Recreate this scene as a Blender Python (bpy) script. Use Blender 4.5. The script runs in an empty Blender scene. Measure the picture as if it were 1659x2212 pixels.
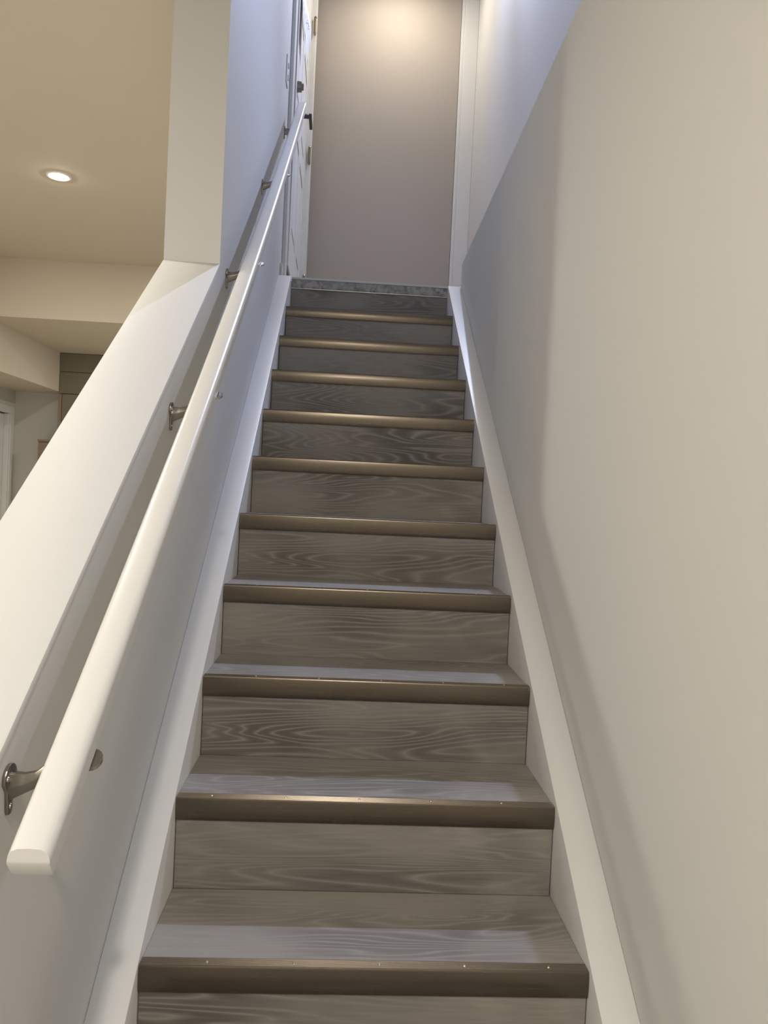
import bpy, bmesh, math, random
from mathutils import Vector, Matrix
random.seed(7)
S = bpy.context.scene
C = S.collection

# ------------------------------------------------------------------ camera
cam_d = bpy.data.cameras.new('camera'); cam = bpy.data.objects.new('camera', cam_d); C.objects.link(cam)
cam_d.sensor_fit = 'HORIZONTAL'; cam_d.sensor_width = 36.0; cam_d.lens = 36.0 * 1661.05 / 1659.0
cam_d.clip_start = 0.02; cam_d.clip_end = 60
RT, UP, FW = Vector((.99756, -.05071, .04798)), Vector((-.04672, .02806, .99851)), Vector((.05196, .99832, -.02559))
m = Matrix.Identity(4)
for i in range(3):
    m[i][0] = RT[i]; m[i][1] = UP[i]; m[i][2] = -FW[i]
m.translation = Vector((-.0794, -1.3451, .8459))
cam.matrix_world = m
S.camera = cam

# ------------------------------------------------------------------ world and light
w = bpy.data.worlds.new('world'); S.world = w; w.use_nodes = True
w.node_tree.nodes['Background'].inputs[0].default_value = (.75, .82, 1, 1)
w.node_tree.nodes['Background'].inputs[1].default_value = 0.05
WARM = (1.0, .945, .855)
COOL = (.575, .67, 1.0)
GLOW = (1.0, .88, .69)
BASE_W = 23.0        # basement downlights, also scales the added left one
FOOT_W = 34.0        # downlight over the stair foot, also scales the added fill behind the viewpoint
BEAM_W = 300.0       # peaked part of the same fixture's beam, down the flight
KEY_W = 122.0        # cool downlight over the landing
SOFF_FILL_W = 12.0        # added lamp hidden under the ceiling drop, brightens beam and back wall
END_W = 7.8          # warm downlight close to the end wall

def spot(name, loc, power, color, angle, blend, radius):
    d = bpy.data.lights.new(name, 'SPOT'); d.energy = power; d.color = color
    d.spot_size = math.radians(angle); d.spot_blend = blend; d.shadow_soft_size = radius
    o = bpy.data.objects.new(name, d); C.objects.link(o); o.location = loc
    return o
def disk(name, loc, power, color, size):
    d = bpy.data.lights.new(name, 'AREA'); d.shape = 'DISK'; d.size = size; d.energy = power; d.color = color
    o = bpy.data.objects.new(name, d); C.objects.link(o); o.location = loc
    return o
# (x, y, z, power, colour, label)
DOWN = [
 (-1.633, 2.762, 2.4, BASE_W, WARM, 'round recessed downlight glowing in the beige basement ceiling'),
 (-1.633, 1.040, 2.4, BASE_W, WARM, 'recessed downlight beside the open half wall, out of frame'),
 (-2.75, -.690, 2.4, BASE_W*1.3, WARM, 'added downlight left of the foot of the stairs, out of frame'),  # unseen added lamp, set far left so the cap shades the treads
 (-2.90, -2.40, 2.4, FOOT_W*1.4, WARM, 'added fill downlight in the basement left behind the viewpoint, out of frame'),  # unseen fill added to brighten the right wall and column
 (-.08, -1.95, 2.4, FOOT_W, WARM, 'recessed downlight over the foot of the stairs, out of frame'),
]
for x, y, z, p, c, lb in DOWN:
    disk('downlight_lamp', (x, y, z - .012), p, c, .10)
disk('end_lamp', (.15, 3.85, 4.52), END_W, GLOW, .10)
disk('soffit_fill', (-1.35, 5.25, 1.967), SOFF_FILL_W, WARM, .10)
key = spot('landing_lamp', (.643, 3.20, 4.50), KEY_W, COOL, 150, 1.0, .016)
key.rotation_euler = Vector((-.9, -1.9, -3.3)).to_track_quat('-Z', 'Y').to_euler()
beam = spot('landing_beam', (.643, 3.20, 4.50), BEAM_W, COOL, 50, 1.0, .016)
beam.rotation_euler = Vector((-.74, -3.5, -4.5)).to_track_quat('-Z', 'Y').to_euler()

S.view_settings.view_transform = 'Standard'; S.view_settings.look = 'None'
S.view_settings.gamma = 1.0; S.view_settings.use_curve_mapping = False
S.view_settings.exposure = 0.0

# ------------------------------------------------------------------ materials
def new_mat(name):
    mt = bpy.data.materials.new(name); mt.use_nodes = True
    nt = mt.node_tree; b = nt.nodes['Principled BSDF']
    return mt, nt, b
def N(nt, typ, **kw):
    n = nt.nodes.new(typ)
    for k, v in kw.items(): setattr(n, k, v)
    return n
def paint(name, col, rough=.6, bump=.03, scale=260, blotch=.02):
    mt, nt, b = new_mat(name)
    tc = N(nt, 'ShaderNodeTexCoord')
    n1 = N(nt, 'ShaderNodeTexNoise'); n1.inputs['Scale'].default_value = 1.6; n1.inputs['Detail'].default_value = 3
    nt.links.new(tc.outputs['Object'], n1.inputs['Vector'])
    mx = N(nt, 'ShaderNodeMix', data_type='RGBA'); mx.blend_type = 'MIX'
    mx.inputs[6].default_value = (*[c * (1 - blotch) for c in col], 1); mx.inputs[7].default_value = (*[min(1, c * (1 + blotch)) for c in col], 1)
    nt.links.new(n1.outputs['Fac'], mx.inputs[0]); nt.links.new(mx.outputs[2], b.inputs['Base Color'])
    b.inputs['Roughness'].default_value = rough
    n2 = N(nt, 'ShaderNodeTexNoise'); n2.inputs['Scale'].default_value = scale; n2.inputs['Detail'].default_value = 2
    nt.links.new(tc.outputs['Object'], n2.inputs['Vector'])
    bp = N(nt, 'ShaderNodeBump'); bp.inputs['Strength'].default_value = bump; bp.inputs['Distance'].default_value = .002
    nt.links.new(n2.outputs['Fac'], bp.inputs['Height']); nt.links.new(bp.outputs['Normal'], b.inputs['Normal'])
    return mt
def metal(name, col, rough=.35, streak=0, met=1.0, scale=(2, 60, 60)):
    mt, nt, b = new_mat(name)
    tc = N(nt, 'ShaderNodeTexCoord'); mp = N(nt, 'ShaderNodeMapping'); mp.inputs['Scale'].default_value = scale
    nz = N(nt, 'ShaderNodeTexNoise'); nz.inputs['Scale'].default_value = 4; nz.inputs['Detail'].default_value = 4
    nt.links.new(tc.outputs['Object'], mp.inputs[0]); nt.links.new(mp.outputs[0], nz.inputs['Vector'])
    cr = N(nt, 'ShaderNodeMix', data_type='RGBA')
    cr.inputs[6].default_value = (*[c * (1 - streak) for c in col], 1); cr.inputs[7].default_value = (*[c * (1 + streak) for c in col], 1)
    nt.links.new(nz.outputs['Fac'], cr.inputs[0]); nt.links.new(cr.outputs[2], b.inputs['Base Color'])
    b.inputs['Metallic'].default_value = met
    mr = N(nt, 'ShaderNodeMapRange'); mr.inputs['To Min'].default_value = rough - .04; mr.inputs['To Max'].default_value = rough + .06
    nt.links.new(nz.outputs['Fac'], mr.inputs['Value']); nt.links.new(mr.outputs[0], b.inputs['Roughness'])
    return mt
def plank_mat(name, flat_axis, light, dark, rough=.5):
    """oak-look vinyl plank: growth rings cut at a shallow angle plus fine fibres along X; varies per object"""
    mt, nt, b = new_mat(name); L = nt.links.new
    tc = N(nt, 'ShaderNodeTexCoord'); oi = N(nt, 'ShaderNodeObjectInfo')
    wv = N(nt, 'ShaderNodeMath', operation='MULTIPLY'); wv.inputs[1].default_value = 40.0; L(oi.outputs['Random'], wv.inputs[0])
    sc = (1.15, 9.5, 9.5)
    mp = N(nt, 'ShaderNodeMapping'); mp.inputs['Scale'].default_value = sc; L(tc.outputs['Object'], mp.inputs[0])
    n1 = N(nt, 'ShaderNodeTexNoise', noise_dimensions='4D'); n1.inputs['Scale'].default_value = 1.0; n1.inputs['Detail'].default_value = 1.8
    n1.inputs['Roughness'].default_value = .42; n1.inputs['Distortion'].default_value = .4
    L(mp.outputs[0], n1.inputs['Vector']); L(wv.outputs[0], n1.inputs['W'])
    k = N(nt, 'ShaderNodeMath', operation='MULTIPLY'); k.inputs[1].default_value = 54.0; L(n1.outputs['Fac'], k.inputs[0])
    fr = N(nt, 'ShaderNodeMath', operation='PINGPONG'); fr.inputs[1].default_value = 1.0; L(k.outputs[0], fr.inputs[0])
    pw = N(nt, 'ShaderNodeMath', operation='POWER'); pw.inputs[1].default_value = 2.6; L(fr.outputs[0], pw.inputs[0])
    iv = N(nt, 'ShaderNodeMath', operation='SUBTRACT'); iv.inputs[0].default_value = 1.0; L(pw.outputs[0], iv.inputs[1])
    # where the figure is strong
    n3 = N(nt, 'ShaderNodeTexNoise', noise_dimensions='4D'); n3.inputs['Scale'].default_value = 1.0; n3.inputs['Detail'].default_value = 1
    mp3 = N(nt, 'ShaderNodeMapping'); mp3.inputs['Scale'].default_value = (2.4, 5, 5); L(tc.outputs['Object'], mp3.inputs[0])
    L(mp3.outputs[0], n3.inputs['Vector']); L(wv.outputs[0], n3.inputs['W'])
    ms = N(nt, 'ShaderNodeMapRange'); ms.inputs['From Min'].default_value = .40; ms.inputs['From Max'].default_value = .68
    ms.inputs['To Min'].default_value = .06; ms.inputs['To Max'].default_value = .80; L(n3.outputs['Fac'], ms.inputs['Value'])
    fig = N(nt, 'ShaderNodeMath', operation='MULTIPLY'); L(iv.outputs[0], fig.inputs[0]); L(ms.outputs[0], fig.inputs[1])
    # fibres
    mp2 = N(nt, 'ShaderNodeMapping'); mp2.inputs['Scale'].default_value = (14, 190, 190); L(tc.outputs['Object'], mp2.inputs[0])
    n2 = N(nt, 'ShaderNodeTexNoise', noise_dimensions='4D'); n2.inputs['Scale'].default_value = 1; n2.inputs['Detail'].default_value = 3
    L(mp2.outputs[0], n2.inputs['Vector']); L(wv.outputs[0], n2.inputs['W'])
    f2 = N(nt, 'ShaderNodeMath', operation='MULTIPLY_ADD'); f2.inputs[1].default_value = .55; L(n2.outputs['Fac'], f2.inputs[0]); L(fig.outputs[0], f2.inputs[2])
    sub = N(nt, 'ShaderNodeMapRange'); sub.inputs['From Min'].default_value = .12; sub.inputs['From Max'].default_value = 1.05; L(f2.outputs[0], sub.inputs['Value'])
    mx = N(nt, 'ShaderNodeMix', data_type='RGBA'); mx.inputs[6].default_value = (*light, 1); mx.inputs[7].default_value = (*dark, 1)
    L(sub.outputs[0], mx.inputs[0])
    # slow tone drift
    n4 = N(nt, 'ShaderNodeTexNoise', noise_dimensions='4D'); n4.inputs['Scale'].default_value = 2.2; L(tc.outputs['Object'], n4.inputs['Vector']); L(wv.outputs[0], n4.inputs['W'])
    mr4 = N(nt, 'ShaderNodeMapRange'); mr4.inputs['To Min'].default_value = .90; mr4.inputs['To Max'].default_value = 1.10; L(n4.outputs['Fac'], mr4.inputs['Value'])
    hs = N(nt, 'ShaderNodeHueSaturation'); L(mx.outputs[2], hs.inputs['Color']); L(mr4.outputs[0], hs.inputs['Value'])
    L(hs.outputs[0], b.inputs['Base Color'])
    b.inputs['Roughness'].default_value = rough; b.inputs['Specular IOR Level'].default_value = .2
    bp = N(nt, 'ShaderNodeBump'); bp.inputs['Strength'].default_value = .25; bp.inputs['Distance'].default_value = .0008; bp.invert = True
    L(sub.outputs[0], bp.inputs['Height']); L(bp.outputs['Normal'], b.inputs['Normal'])
    return mt
def glow_mat(name, col, strength):
    mt, nt, b = new_mat(name)
    b.inputs['Base Color'].default_value = (*col, 1); b.inputs['Emission Color'].default_value = (*col, 1); b.inputs['Emission Strength'].default_value = strength
    return mt
M = {
 'wall': paint('wall_paint', (.60, .593, .565), .75),
 'ceil': paint('ceiling_paint', (.65, .595, .505), .85),
 'upper': paint('upper_wall_paint', (.60, .60, .60), .75),
 'back': paint('taupe_wall_paint', (.375, .338, .298), .7),
 'trim': paint('white_trim_paint', (.67, .67, .66), .38, .01, 60, .008),
 'cap': paint('cap_matte_paint', (.60, .60, .59), .65, .02, 120, .01),
 'rail': paint('handrail_gloss_paint', (.65, .645, .63), .30, .010, 45, .01),
 'door': paint('door_paint', (.68, .69, .71), .5, .0, 80, .0),
 'tread': plank_mat('tread_vinyl_plank', 'z', (.345, .322, .292), (.20, .184, .165), .55),
 'riser': plank_mat('riser_vinyl_plank', 'y', (.335, .312, .284), (.150, .137, .123), .62),
 'bronze': metal('bronze_anodised_aluminium', (.165, .138, .110), .25, .08, .9),
 'screw': metal('bright_screw', (.62, .60, .56), .25),
 'nickel': metal('brushed_nickel', (.30, .275, .245), .3, .1, 1.0, (8, 8, 8)),
 'dark': metal('dark_lever_metal', (.085, .085, .09), .42, .1, .9, (8, 8, 8)),
 'hinge': metal('aged_hinge_metal', (.30, .26, .20), .35, .2, 1.0, (8, 8, 40)),
 'olive': paint('olive_cabinet_paint', (.19, .175, .125), .55, .02),
 'brown': paint('brown_cabinet', (.26, .20, .15), .5, .02),
 'floor': paint('beige_bounce_floor', (.60, .52, .39), .95, .3, 400),  # unseen floor, made pale beige to bounce light up to the ceiling
 'paper': paint('paper_white', (.74, .74, .76), .8, .01, 40),
 'ink': paint('pencil_ink', (.16, .15, .17), .7),
 'plate': paint('switch_plastic', (.72, .73, .75), .35, .0, 40),
 'lens': glow_mat('downlight_lens', (1.0, .90, .74), 230.0),
 'lens_cool': glow_mat('downlight_lens_cool', (.8, .9, 1.0), 8.0),
 'baffle': paint('downlight_trim_white', (.8, .79, .76), .5),
}
# scuffed grey primer on the top nosing
mt, nt, b = new_mat('scuffed_grey_landing_nosing')
tc = N(nt, 'ShaderNodeTexCoord'); nz = N(nt, 'ShaderNodeTexNoise'); nz.inputs['Scale'].default_value = 26; nz.inputs['Detail'].default_value = 6; nz.inputs['Distortion'].default_value = 1.2
nt.links.new(tc.outputs['Object'], nz.inputs['Vector'])
rp = N(nt, 'ShaderNodeValToRGB'); rp.color_ramp.elements[0].position = .34; rp.color_ramp.elements[0].color = (.18, .18, .17, 1)
rp.color_ramp.elements[1].position = .62; rp.color_ramp.elements[1].color = (.40, .40, .385, 1)
nt.links.new(nz.outputs['Fac'], rp.inputs[0]); nt.links.new(rp.outputs[0], b.inputs['Base Color']); b.inputs['Roughness'].default_value = .55; b.inputs['Metallic'].default_value = .2
M['landing_nosing'] = mt

# ------------------------------------------------------------------ mesh helpers
def bx(bm, x0, x1, y0, y1, z0, z1):
    v = [bm.verts.new(p) for p in ((x0,y0,z0),(x1,y0,z0),(x1,y1,z0),(x0,y1,z0),(x0,y0,z1),(x1,y0,z1),(x1,y1,z1),(x0,y1,z1))]
    for f in ((3,2,1,0),(4,5,6,7),(0,1,5,4),(1,2,6,5),(2,3,7,6),(3,0,4,7)): bm.faces.new([v[i] for i in f])
    return v
def prism(bm, prof, axis, a, b):
    """extrude a closed 2-D profile along an axis (x: profile is (y,z); y: (x,z); z: (x,y))"""
    def P(u, v, t): return {'x': (t, u, v), 'y': (u, t, v), 'z': (u, v, t)}[axis]
    A = [bm.verts.new(P(u, v, a)) for u, v in prof]; B = [bm.verts.new(P(u, v, b)) for u, v in prof]
    n = len(prof)
    bm.faces.new(A); bm.faces.new(B[::-1])
    for i in range(n): bm.faces.new((A[i], B[i], B[(i+1) % n], A[(i+1) % n]))
def loft(bm, rings, cap=True):
    R = [[bm.verts.new(p) for p in r] for r in rings]; n = len(R[0])
    for i in range(len(R)-1):
        for j in range(n): bm.faces.new((R[i][j], R[i][(j+1) % n], R[i+1][(j+1) % n], R[i+1][j]))
    if cap: bm.faces.new(R[0][::-1]); bm.faces.new(R[-1])
def cyl(bm, c, r, h, axis='z', seg=16, r2=None):
    r2 = r if r2 is None else r2; rings = []
    for t, rr in ((0, r), (h, r2)):
        ring = []
        for i in range(seg):
            a = 2*math.pi*i/seg; u, v = rr*math.cos(a), rr*math.sin(a)
            ring.append({'z': (c[0]+u, c[1]+v, c[2]+t), 'x': (c[0]+t, c[1]+u, c[2]+v), 'y': (c[0]+u, c[1]+t, c[2]+v)}[axis])
        rings.append(ring)
    loft(bm, rings)
def obj(name, bm, mat, parent=None, bevel=0, seg=2, smooth=False, origin=None, label=None):
    bmesh.ops.recalc_face_normals(bm, faces=bm.faces)
    me = bpy.data.meshes.new(name)
    if origin is not None: bmesh.ops.translate(bm, vec=-Vector(origin), verts=bm.verts)
    if bevel: bmesh.ops.bevel(bm, geom=[e for e in bm.edges if e.calc_length() > bevel*2 and len(e.link_faces) == 2 and e.calc_face_angle(0) > .3],
                              offset=bevel, segments=seg, affect='EDGES', profile=.5, clamp_overlap=True)
    bm.to_mesh(me); bm.free(); me.materials.append(mat)
    if smooth:
        for p in me.polygons: p.use_smooth = True
        me.set_sharp_from_angle(angle=math.radians(38))
    o = bpy.data.objects.new(name, me); C.objects.link(o)
    if origin is not None: o.location = origin
    if parent is not None:
        o.parent = parent
        if parent.location.length: o.location = Vector(o.location) - wloc(parent)
    if label: o['label'] = label
    return o
def wloc(o):
    v = Vector(o.location)
    while o.parent: o = o.parent; v += Vector(o.location)
    return v
def struct(name, bm, mat, **kw):
    o = obj(name, bm, mat, **kw); o['kind'] = 'structure'; return o
def thing(name, label, cat, loc=(0, 0, 0), group=None):
    o = bpy.data.objects.new(name, None); C.objects.link(o); o.location = loc; o.empty_display_size = .05
    o['label'] = label; o['category'] = cat
    if group: o['group'] = group
    return o
B = bmesh.new

# ------------------------------------------------------------------ stair numbers
R_, T_ = .19, .26464
HW = .4025                    # half width of the flight
WX = .470                     # stair-side face of both walls
FLOOR = -.57
CEIL, UCEIL = 2.40, 4.54
COLY = .912                   # where the sloped half wall meets the full-height wall
ENDY = 4.30
def cap_z(y): return .8205 + .7185*y + .006
def ledge_z(y): return 2.0454 - (y - 2.642)*.0479
LAND = 10*R_ + .015

# ------------------------------------------------------------------ the setting
bm = B(); bx(bm, -3.3, -1.0, -3.05, 6.15, FLOOR-.1, FLOOR); struct('floor', bm, M['floor'])
bm = B(); bx(bm, -1.0, .85, -3.05, 6.15, FLOOR-.1, FLOOR); struct('floor_hall', bm, M['tread'])
bm = B(); bx(bm, -WX, .735, 10*T_+.03, ENDY, LAND-.16, LAND-.004); struct('landing_floor', bm, M['floor'])
bm = B(); bx(bm, -3.3, .85, -3.05, COLY, CEIL, CEIL+.12); bx(bm, -3.3, -.63, COLY, 6.15, CEIL, CEIL+.12)
struct('ceiling', bm, M['ceil'])
bm = B(); bx(bm, -.65, .85, COLY-.1, ENDY+.1, UCEIL, UCEIL+.1); struct('ceiling_upper', bm, M['ceil'])
# header closing the stair shaft above the basement ceiling
bm = B(); bx(bm, -.63, .73, COLY-.1, COLY, CEIL+.12, UCEIL); struct('wall_front_upper', bm, M['wall'])
# right: thick lower wall with its ledge, and the upper wall set back behind it
bm = B()
prism(bm, [(-3.0, FLOOR), (2.642, FLOOR), (2.642, ledge_z(2.642)), (.65, ledge_z(.65)), (-3.0, CEIL)], 'x', WX, .73)
struct('wall_right', bm, M['wall'], bevel=.003)
bm = B(); bx(bm, .73, .83, -3.0, ENDY+.1, FLOOR, UCEIL); struct('wall_right_upper', bm, M['upper'])
# left: the sloped half wall
bm = B()
prism(bm, [(-.95, FLOOR), (COLY, FLOOR), (COLY, cap_z(COLY)-.018), (-.95, cap_z(-.95)-.018)], 'x', -.63, -WX)
half = struct('wall_left_low', bm, M['wall'])
bm = B()
prism(bm, [(-.962, cap_z(-.962)-.018), (COLY, cap_z(COLY)-.018), (COLY, cap_z(COLY)), (-.962, cap_z(-.962))], 'x', -.632, -WX+.001)
obj('cap', bm, M['cap'], half, bevel=.002, seg=2, smooth=True, label='white painted sloped cap on top of the half wall')
# left: the full-height wall with the doorway to the landing
DY0, DY1, DZ0, DZ1 = 2.87, 4.10, LAND+.14, 4.30
bm = B()
bx(bm, -.63, -WX, COLY, DY0, FLOOR, UCEIL)
bx(bm, -.63, -WX, DY0, DY1, FLOOR, DZ0); bx(bm, -.63, -WX, DY0, DY1, DZ1, UCEIL)
bx(bm, -.63, -WX, DY1, ENDY+.1, FLOOR, UCEIL); bx(bm, -.63, -WX, ENDY+.1, 6.05, FLOOR, CEIL)
bmesh.ops.remove_doubles(bm, verts=bm.verts, dist=1e-5)
struct('wall_left', bm, M['upper'])
# end of the landing
bm = B(); bx(bm, -WX, .604, ENDY, ENDY+.1, LAND-.1, UCEIL); struct('wall_back', bm, M['back'])
bm = B(); bx(bm, .604, .735, ENDY+.012, ENDY+.1, LAND-.1, UCEIL); struct('wall_back_side', bm, M['upper'])
bm = B(); bx(bm, .607, .630, ENDY-.010, ENDY+.012, LAND, UCEIL); bx(bm, .630, .7295, ENDY-.024, ENDY+.012, LAND, UCEIL)
struct('trim_1', bm, M['trim'], bevel=.002)
# door casing on the left wall of the landing
bm = B(); bx(bm, -WX, -WX+.020, 2.765, 2.870, LAND-.02, DZ1+.09)
bx(bm, -WX-.06, -WX+.004, 2.870, 2.888, DZ0, DZ1)
struct('trim_2', bm, M['trim'], bevel=.003)
bm = B(); bx(bm, -WX, -WX+.042, 4.125, 4.225, LAND, DZ1+.09)
bx(bm, -WX-.06, -WX+.010, 4.098, 4.125, DZ0, DZ1)
struct('trim_3', bm, M['trim'], bevel=.003)
bm = B(); bx(bm, -WX, -WX+.020, 2.870, 4.125, DZ1, DZ1+.09); struct('trim_4', bm, M['trim'], bevel=.003)
bm = B(); bx(bm, -.62, -WX+.012, 2.89, 4.095, DZ0-.03, DZ0); struct('door_sill', bm, M['dark'], bevel=.002)
bm = B(); bx(bm, -WX, -WX+.012, 2.69, 2.765, LAND, LAND+.09); struct('baseboard_left', bm, M['trim'], bevel=.003)
# basement room seen over the half wall
bm = B(); bx(bm, -3.3, -.63, 6.05, 6.15, FLOOR, CEIL); struct('wall_basement_back', bm, M['wall'])
bm = B(); bx(bm, -3.3, -3.2, -3.05, 4.95, FLOOR, CEIL); bx(bm, -3.3, -3.2, 4.95, 5.93, 1.42, CEIL); bx(bm, -3.3, -3.2, 5.93, 6.05, FLOOR, CEIL)
struct('wall_basement_left', bm, M['wall'])
bm = B(); bx(bm, -3.3, .85, -3.15, -3.05, FLOOR, CEIL); struct('wall_basement_front', bm, M['wall'])
bm = B(); bx(bm, -3.2, -.63, 4.36, 6.05, 1.979, CEIL); struct('ceiling_bulkhead', bm, M['ceil'])
bm = B(); bx(bm, -3.2, -2.735, 2.2, 4.36, 1.625, CEIL); bx(bm, -3.2, -2.735, 4.36, 6.05, 1.625, 1.979)
bmesh.ops.remove_doubles(bm, verts=bm.verts, dist=1e-5)
struct('ceiling_beam', bm, M['ceil'])
# basement door with its casing
bm = B(); bx(bm, -3.2, -3.182, 5.93, 6.00, FLOOR, 1.475); bx(bm, -3.2, -3.182, 4.86, 5.93, 1.405, 1.475); bx(bm, -3.2, -3.182, 4.86, 4.93, FLOOR, 1.405)
bx(bm, -3.29, -3.19, 5.905, 5.93, FLOOR, 1.405)
struct('trim_5', bm, M['trim'], bevel=.003)
d2 = B(); bx(d2, -3.275, -3.235, 4.955, 5.90, FLOOR, 1.40)
d2 = struct('door_2', d2, M['door'], bevel=.002)
for y0, y1 in ((5.06, 5.38), (5.48, 5.80)):
    for z0, z1 in ((-.4, .35), (.47, 1.28)):
        bm = B(); bx(bm, -3.238, -3.231, y0, y1, z0, z1); obj('panel', bm, M['door'], d2, bevel=.003)

# ------------------------------------------------------------------ door on the landing, standing a crack open
hx, hy = -.466, 4.10
door = bpy.data.objects.new('door_1', None); C.objects.link(door); door['kind'] = 'structure'
door.location = (hx, hy, DZ0 + .008); door.rotation_euler = (0, 0, math.radians(.9))
def dobj(name, bm, mat, parent=door, **kw):     # built in the leaf's own frame: y runs from -1.17 (latch) to 0 (hinges), x=0 is the face
    bmesh.ops.recalc_face_normals(bm, faces=bm.faces)
    bev = kw.get('bevel', 0)
    if bev: bmesh.ops.bevel(bm, geom=[e for e in bm.edges if len(e.link_faces) == 2 and e.calc_face_angle(0) > .3], offset=bev, segments=2, affect='EDGES', profile=.5, clamp_overlap=True)
    me = bpy.data.meshes.new(name); bm.to_mesh(me); bm.free(); me.materials.append(mat)
    o = bpy.data.objects.new(name, me); C.objects.link(o); o.parent = parent
    if kw.get('label'): o['label'] = kw['label']
    return o
LH = DZ1 - DZ0 - .02
bm = B(); bx(bm, -.042, -.006, -1.165, -.006, 0, LH); dobj('door_slab', bm, M['door'])
for y0, y1 in ((-1.165, -1.04), (-.125, -.006), (-.645, -.525)):
    bm = B(); bx(bm, -.006, .0, y0, y1, 0, LH); dobj('stile', bm, M['door'], bevel=.002)
for z0, z1 in ((0, .22), (.83, .98), (1.52, 1.62), (LH-.13, LH)):
    for y0, y1 in ((-1.04, -.645), (-.525, -.125)):
        bm = B(); bx(bm, -.006, 0, y0, y1, z0, z1); dobj('door_rail', bm, M['door'], bevel=.002)
for z0, z1 in ((.26, .79), (1.02, 1.48), (1.66, LH-.17)):
    for y0, y1 in ((-1.0, -.685), (-.485, -.165)):
        bm = B(); bx(bm, -.006, -.001, y0, y1, z0, z1); dobj('panel', bm, M['door'], bevel=.003)
DZL = DZ0 + .008
bm = B()            # lever: rose, neck, arm pointing to the hinges
cyl(bm, (0, -1.085, 2.915-DZL), .027, .010, 'x', 20); cyl(bm, (.008, -1.085, 2.915-DZL), .011, .07, 'x', 12)
bx(bm, .072, .088, -1.10, -.955, 2.915-DZL-.012, 2.915-DZL+.012)
dobj('lever_handle', bm, M['dark'], bevel=.002, label='dark grey square lever handle')
bm = B(); cyl(bm, (0, -1.085, 3.075-DZL), .030, .026, 'x', 20, .027); bx(bm, .026, .036, -1.089, -1.081, 3.075-DZL-.018, 3.075-DZL+.018)
dobj('deadbolt', bm, M['nickel'], bevel=.001, label='round metal deadbolt above the lever')
for z in (4.06, 3.17, 2.28):
    bm = B()
    cyl(bm, (.030, .006, z-DZL-.05), .0085, .10, 'z', 12); cyl(bm, (.030, .006, z-DZL+.05), .011, .012, 'z', 12, .006); cyl(bm, (.030, .006, z-DZL-.066), .007, .016, 'z', 12, .0105)
    bx(bm, .020, .027, -.006, .008, z-DZL-.05, z-DZL+.05)
    dobj('hinge', bm, M['hinge'], label='brass coloured butt hinge')

# ------------------------------------------------------------------ paper notice taped to the door
NU, NV = 14, 26
PW, PH = .225, .46
def paper_pt(u, v, off=0):
    y = 2.985 + PW*u; z = 3.34 + PH*v
    x = -.4465 + .040*u*u*math.exp(-((v-.36)/.30)**2) + .020*(1-v)**3 + .012*(1-v)**2*(1-u)
    y += .03*(1-v)**2*u
    return (x + off, y, z)
notice = thing('paper_notice', 'curling handwritten white paper notice hanging on the landing door', 'paper', (-.43, 3.05, 3.34))
bm = B(); g = [[bm.verts.new(paper_pt(i/NU, j/NV)) for j in range(NV+1)] for i in range(NU+1)]
h = [[bm.verts.new(paper_pt(i/NU, j/NV, .0006)) for j in range(NV+1)] for i in range(NU+1)]
for i in range(NU):
    for j in range(NV):
        bm.faces.new((g[i][j], g[i+1][j], g[i+1][j+1], g[i][j+1])); bm.faces.new((h[i][j+1], h[i+1][j+1], h[i+1][j], h[i][j]))
for j in range(NV):
    bm.faces.new((g[0][j], g[0][j+1], h[0][j+1], h[0][j])); bm.faces.new((g[NU][j+1], g[NU][j], h[NU][j], h[NU][j+1]))
for i in range(NU):
    bm.faces.new((g[i+1][0], g[i][0], h[i][0], h[i+1][0])); bm.faces.new((g[i][NV], g[i+1][NV], h[i+1][NV], h[i][NV]))
obj('sheet', bm, M['paper'], notice, smooth=True)
bm = B()
def stroke(pts, wd=.0035):
    for (u0, v0), (u1, v1) in zip(pts, pts[1:]):
        P0, P1 = Vector(paper_pt(u0, v0, .0012)), Vector(paper_pt(u1, v1, .0012)); d = (P1-P0).normalized()
        s = Vector((0, -d.z, d.y)).normalized()*wd/2
        bm.faces.new([bm.verts.new(p) for p in (P0-s, P1-s, P1+s, P0+s)])
for (u, v, n, a) in ((.25, .52, 4, .05), (.2, .43, 5, .07), (.5, .36, 4, .06), (.62, .44, 5, .04), (.3, .29, 2, .05), (.72, .36, 3, .05)):
    pts = [(u + .05*i, v + (a if i % 2 else 0) - .02*i) for i in range(n+1)]
    stroke(pts)
obj('handwriting', bm, M['ink'], notice, label='faint dark handwriting')

# ------------------------------------------------------------------ light switch on the left wall
sw = thing('light_switch', 'white switch plate with two toggles on the wall above the handrail', 'light switch', (-WX, 2.605, 2.87))
bm = B(); bx(bm, -WX, -WX+.006, 2.565, 2.645, 2.870, 3.005); obj('plate', bm, M['plate'], sw, bevel=.0025)
for z in (2.965, 2.905):
    bm = B(); bx(bm, -WX+.005, -WX+.013, 2.598, 2.612, z-.012, z+.012); obj('toggle', bm, M['plate'], sw, bevel=.002)

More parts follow.
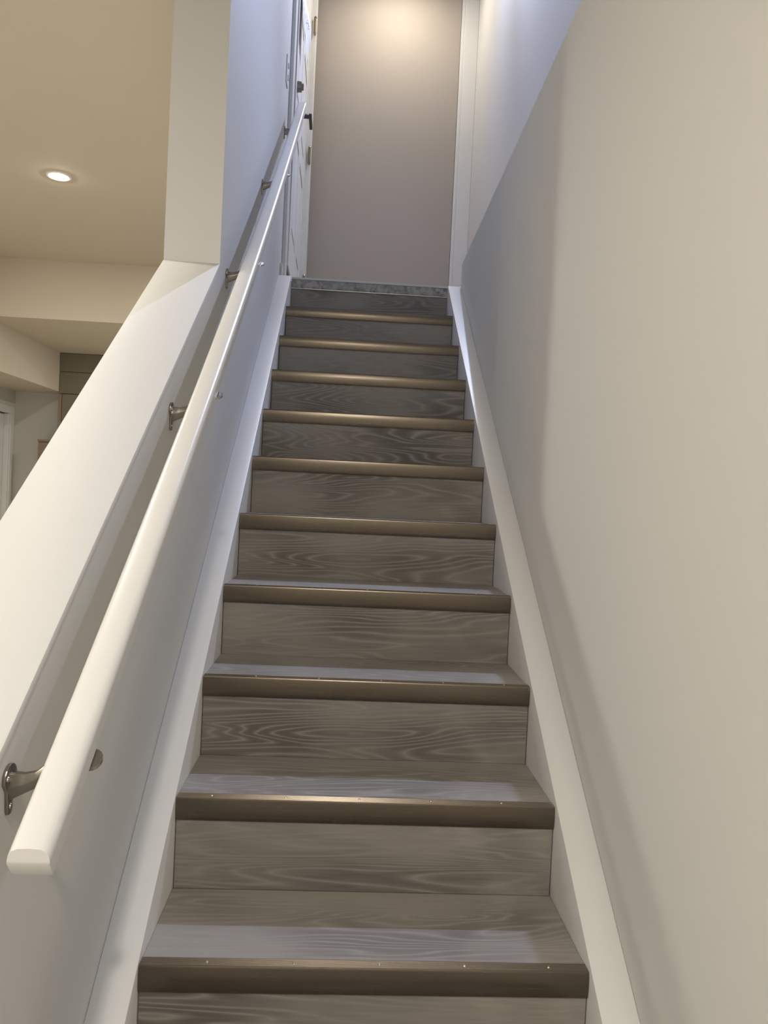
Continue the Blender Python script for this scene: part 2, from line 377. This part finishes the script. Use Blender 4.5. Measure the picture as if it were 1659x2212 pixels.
# ------------------------------------------------------------------ staircase
stairs = thing('staircase', 'straight flight of grey oak vinyl steps with bronze nosings between white skirts', 'staircase', (0, 0, FLOOR))
def dz(k): return {0: -.003, 1: -.001, 8: .002, 9: .005, 10: .019}.get(k, 0)
NB = .0486
def nosing_prof(y, z, grooves):
    p = [(y+.002, z)]
    if grooves:
        for i in range(6):
            a = y + .0035 + i*.0036
            p += [(a, z), (a+.0008, z-.0011), (a+.0020, z-.0011), (a+.0028, z)]
    p += [(y+.0255, z), (y+.027, z-.0036), (y+.0035, z-.0036), (y+.0045, z-NB+.001), (y+.0040, z-NB), (y+.0022, z-NB), (y+.0016, z-NB+.001), (y+.0002, z-.040), (y-.0008, z-.031), (y-.0011, z-.022), (y-.0008, z-.013), (y+.0003, z-.005), (y+.0008, z-.0018)]
    return p
for k in range(-3, 10):
    y0 = k*T_; z0 = k*R_ + dz(k)
    z1 = (k+1)*R_ + dz(k+1)
    if k > -3:
        bm = B(); bx(bm, -HW+.0006, HW-.0006, y0+.0275, y0+T_+.0045, z0-.022, z0-.0032)
        obj('tread', bm, M['tread'], stairs, bevel=.0006, seg=1, origin=(0, y0, z0))
    # riser up to the next nosing
    yr = y0 + T_ + .005
    bm = B(); bx(bm, -HW+.0022, HW-.0022, yr, yr+.012, z0-.0036 if k > -3 else FLOOR, z1-.0040)
    obj('riser', bm, M['riser'], stairs, bevel=.0006, seg=1, origin=(0, yr, z0))
for k in range(-2, 11):
    y0 = k*T_; z0 = k*R_ + dz(k)
    bm = B(); prism(bm, nosing_prof(y0, z0, k <= 4), 'x', -HW+.0008, HW-.0008)
    nz_ = obj('nosing', bm, M['bronze'] if k < 10 else M['landing_nosing'], stairs, origin=(0, y0, z0), smooth=True,
              label=None if k < 10 else 'scuffed grey nosing at the landing edge')
    if k < 10:
        xs = {0: (-.285, -.131, .022, .177, .331), 1: (-.329, -.174, -.018, .135, .288)}.get(k, [-.30 + .012*((k*37) % 5 - 2) + .154*i for i in range(5)])
        if k <= 4:
            for x in xs:
                bm = B(); cyl(bm, (x, y0+.0145, z0-.001), .0032, .0022, 'z', 10, .0018); obj('screw', bm, M['screw'], nz_, smooth=True)
    else:
        bm = B(); bx(bm, -HW+.001, HW-.001, y0-.0035, y0+.026, z0-.004, z0+.006); obj('edge_strip', bm, M['rail'], nz_, bevel=.0006, label='white top edge')
        bm = B(); bx(bm, -HW+.001, HW-.001, y0-.0012, y0+.002, z0-NB-.003, z0-NB); obj('edge_strip', bm, M['screw'], nz_, label='bright metal edge')
    if k in (0, 1):
        x, zz, hh, ww = ((-.3925, z0-.022, .0095, .0022), (-.389, z0-.017, .0028, .0018))[k]
        bm = B(); loft(bm, [[(x+ww*math.cos(a)*s+.0015*math.sin(a), y0-.0008*t, zz+hh*math.sin(a)*s) for a in [i*math.pi/6 for i in range(12)]] for s, t in ((1, 0), (.8, 1))])
        obj('paint_drip', bm, M['trim'], nz_, label='dried white paint drip')
# carcass under the flight keeps light out
bm = B()
prof = [(-2*T_+.03, FLOOR)]
for k in range(-2, 10):
    prof += [(k*T_+.03, k*R_-.024), ((k+1)*T_+.030, k*R_-.024)]
prof += [(10*T_+.03, 10*R_-.17), (10*T_+.03, FLOOR)]
prism(bm, prof, 'x', -HW+.003, HW-.003); obj('carriage', bm, M['floor'], stairs)
def skirt(side):
    bm = B(); a, b_ = (.7355, -.001) if side < 0 else (.7262, .0095)
    ye = 2.615 if side < 0 else 2.640
    ys = -.62
    top = lambda y: a*y + b_
    x0, x1 = (HW, WX-.0004) if side > 0 else (-WX+.0004, -HW)
    prism(bm, [(ys, FLOOR), (ye, FLOOR), (ye, top(ye)), (ys, top(ys))], 'x', x0, x1)
    obj('skirt_board', bm, M['trim'], stairs, bevel=.0012, smooth=True, label='%s white boxed skirt beside the steps' % ('left' if side < 0 else 'right'))
skirt(-1); skirt(1)

# ------------------------------------------------------------------ handrail
def rail_c(y): return .826 - .026*y + .021*y*y + .72*y      # top edge height, very slightly bowed
rail = thing('handrail', 'white painted wooden handrail on five nickel brackets along the left wall', 'handrail', (-.39, -.54, .4))
XL, XR = -.412, -.368
W_ = XR - XL
prof = []                                                    # (x, dz) section: flat bottom, straight sides, rounded top
for i in range(9):
    a = math.pi*i/8
    prof.append((XL + W_/2 + W_/2*math.copysign(abs(math.cos(a))**.62, math.cos(a)), -.0135 + .0135*math.sin(a)**.8))
prof += [(XL, -.0165), (XL+.0006, -.0405), (XL+.003, -.043), (XR-.003, -.043), (XR-.0006, -.0405), (XR, -.0165)]
rings = []
Y0, Y1 = -.5385, 2.655
n = 40
def ring_at(y, skew=False):
    z = rail_c(y); out = []
    for x, d in prof:
        yy = y
        if skew and d < -.017: yy = y + (-.017 - d)*.5        # plumb cut above, square cut below
        out.append((x, yy, rail_c(yy) + d))
    return out
for i in range(n+1): rings.append(ring_at(Y0 + (Y1-Y0)*i/n if i else Y0, i == 0))
bm = B(); loft(bm, rings, cap=False)
bm.verts.ensure_lookup_table(); npf = len(prof)
first = [bm.verts[i] for i in range(npf)]
up = first[0:10] + [first[npf-1]]; lo = [first[9]] + first[10:npf-1] + [first[npf-1]]
bm.faces.new(up[::-1]); bm.faces.new(lo[::-1])
bm.faces.new([bm.verts[n*npf + i] for i in range(npf)])
ro = obj('rail', bm, M['rail'], rail, smooth=True)

def bracket(y, ztop):
    zb = rail_c(y) - .043                                    # underside of the rail
    e = bpy.data.objects.new('bracket', None)
    bm = B()
    # keyhole wall plate: wide round top, tapering foot
    pts = []
    for i in range(9):
        a = math.pi*i/8; pts.append((y + .017*math.cos(a), ztop - .017 + .017*math.sin(a)))
    pts = pts + [(y-.0165, ztop-.022), (y-.0085, ztop-.032), (y-.0065, ztop-.057), (y-.004, ztop-.062), (y+.004, ztop-.062), (y+.0065, ztop-.057), (y+.0085, ztop-.032), (y+.0165, ztop-.022)]
    prism(bm, pts, 'x', -WX, -WX+.0045)
    pl = obj('bracket', bm, M['nickel'], rail, bevel=.001, smooth=True, origin=(-WX, y, ztop-.03))
    # arm: blade from the plate sweeping up under the rail
    tp = [(-WX+.004, ztop-.010), (-WX+.020, ztop-.011), (-WX+.034, ztop-.008), (-WX+.047, ztop+.003), (-WX+.060, zb-.006), (-WX+.072, zb-.001), (-WX+.088, zb-.0005)]
    bt = [(-WX+.004, ztop-.044), (-WX+.020, ztop-.036), (-WX+.034, ztop-.029), (-WX+.047, ztop-.018), (-WX+.060, min(zb-.017, ztop-.005)), (-WX+.074, zb-.006), (-WX+.088, zb-.005)]
    wd = [.0105, .0080, .0065, .0065, .0075, .009, .010]
    rs = []
    for (x, t), (x2, b2), wv in zip(tp, bt, wd):
        rs.append([(x, y-wv*.55, t), (x, y+wv*.55, t), ((x+x2)/2, y+wv, (t+b2)/2), (x2, y+wv*.45, b2), (x2, y-wv*.45, b2), ((x+x2)/2, y-wv, (t+b2)/2)])
    bm = B(); loft(bm, rs)
    ob = obj('arm', bm, M['nickel'], pl, bevel=.0012, smooth=True)
    bm = B()                                                 # saddle plate, its round end showing past the rail
    sp = [(-.400, y-.011), (-.372, y-.011)] + [(-.371+.013*math.sin(math.pi*i/8), y-.011*math.cos(math.pi*i/8)) for i in range(9)] + [(-.372, y+.011), (-.400, y+.011)]
    v0 = [bm.verts.new((a, b2, zb-.0005 + .72*(b2-y))) for a, b2 in sp]; v1 = [bm.verts.new((a, b2, zb-.0045 + .72*(b2-y))) for a, b2 in sp]
    bm.faces.new(v0); bm.faces.new(v1[::-1]); ns = len(sp)
    for i in range(ns): bm.faces.new((v0[i], v1[i], v1[(i+1) % ns], v0[(i+1) % ns]))
    bmesh.ops.remove_doubles(bm, verts=bm.verts, dist=1e-4)
    obj('saddle', bm, M['nickel'], pl)
    for sy, sz in ((-.010, -.016), (.010, -.016), (0, -.052)):
        bm = B(); cyl(bm, (-WX+.0044, y+sy, ztop+sz), .0036, .0014, 'x', 12, .003); obj('screw', bm, M['screw'], pl, smooth=True)
for y, zt in ((-.403, .497), (.371, 1.0215), (1.037, 1.504), (1.808, 2.081), (2.612, 2.6675)):
    bracket(y, zt)

# ------------------------------------------------------------------ basement cabinets peeking over the cap
cab = thing('tall_cabinet', 'olive tall cabinet stack under the ceiling drop in the basement', 'cabinet', (-2.3, 5.95, FLOOR))
bm = B(); bx(bm, -2.735, -1.75, 5.885, 6.049, FLOOR, 1.9785); obj('body', bm, M['olive'], cab)
bm = B(); bx(bm, -2.732, -1.753, 5.862, 5.885, 1.809, 1.975); obj('filler_panel', bm, M['olive'], cab, bevel=.002)
for x0, x1 in ((-2.732, -2.245), (-2.241, -1.753)):
    bm = B(); bx(bm, x0, x1, 5.862, 5.885, 1.609, 1.805); obj('upper_door', bm, M['olive'], cab, bevel=.002)
    bm = B(); bx(bm, x0+.03 if x0 < -2.7 else x0, x1, 5.862, 5.885, -.46, 1.604); obj('cabinet_door', bm, M['olive'], cab, bevel=.002)
bm = B(); bx(bm, -2.734, -2.706, 5.856, 5.885, -.46, 1.604); obj('side_strip', bm, M['brown'], cab, bevel=.001, label='lighter brown edge strip')
bc = thing('brown_cabinet', 'low brown cabinet corner left of the olive cabinet', 'cabinet', (-2.82, 5.95, FLOOR))
bm = B(); bx(bm, -2.906, -2.738, 5.88, 6.049, FLOOR, 1.160); obj('body', bm, M['brown'], bc)
bm = B(); bx(bm, -2.912, -2.738, 5.870, 6.049, 1.160, 1.178); obj('top', bm, M['brown'], bc, bevel=.002)
bm = B(); bx(bm, -2.902, -2.742, 5.862, 5.88, -.45, 1.150); obj('cabinet_door', bm, M['brown'], bc, bevel=.002)

# ------------------------------------------------------------------ downlight fixtures
def fixture(x, y, z, label, lens):
    t = thing('recessed_light', label, 'ceiling light', (x, y, z), 'recessed downlights')
    bm = B(); segs = 32; rings = []
    for r, dzv in ((.048, -.0005), (.050, -.006), (.060, -.005), (.063, 0)):
        rings.append([(x + r*math.cos(2*math.pi*i/segs), y + r*math.sin(2*math.pi*i/segs), z + dzv) for i in range(segs)])
    loft(bm, rings, cap=False); obj('trim_ring', bm, M['baffle'], t, smooth=True)
    bm = B(); rings = []
    for i in range(5):
        a = i/4*math.pi/2; r = .048*math.cos(a) if i < 4 else .004
        rings.append([(x + r*math.cos(2*math.pi*j/segs), y + r*math.sin(2*math.pi*j/segs), z - .001 - .012*math.sin(a)) for j in range(segs)])
    loft(bm, rings); obj('lens', bm, lens, t, smooth=True)
for x, y, z, p, c, lb in DOWN: fixture(x, y, z, lb, M['lens'])
fixture(-1.35, 5.25, 1.979, 'added fill downlight in the low ceiling drop, hidden by the half wall', M['lens'])
fixture(.15, 3.85, UCEIL, 'warm recessed downlight beside the end wall, out of frame', M['lens'])
fixture(.643, 3.20, UCEIL, 'cool recessed downlight above the landing, out of frame', M['lens_cool'])
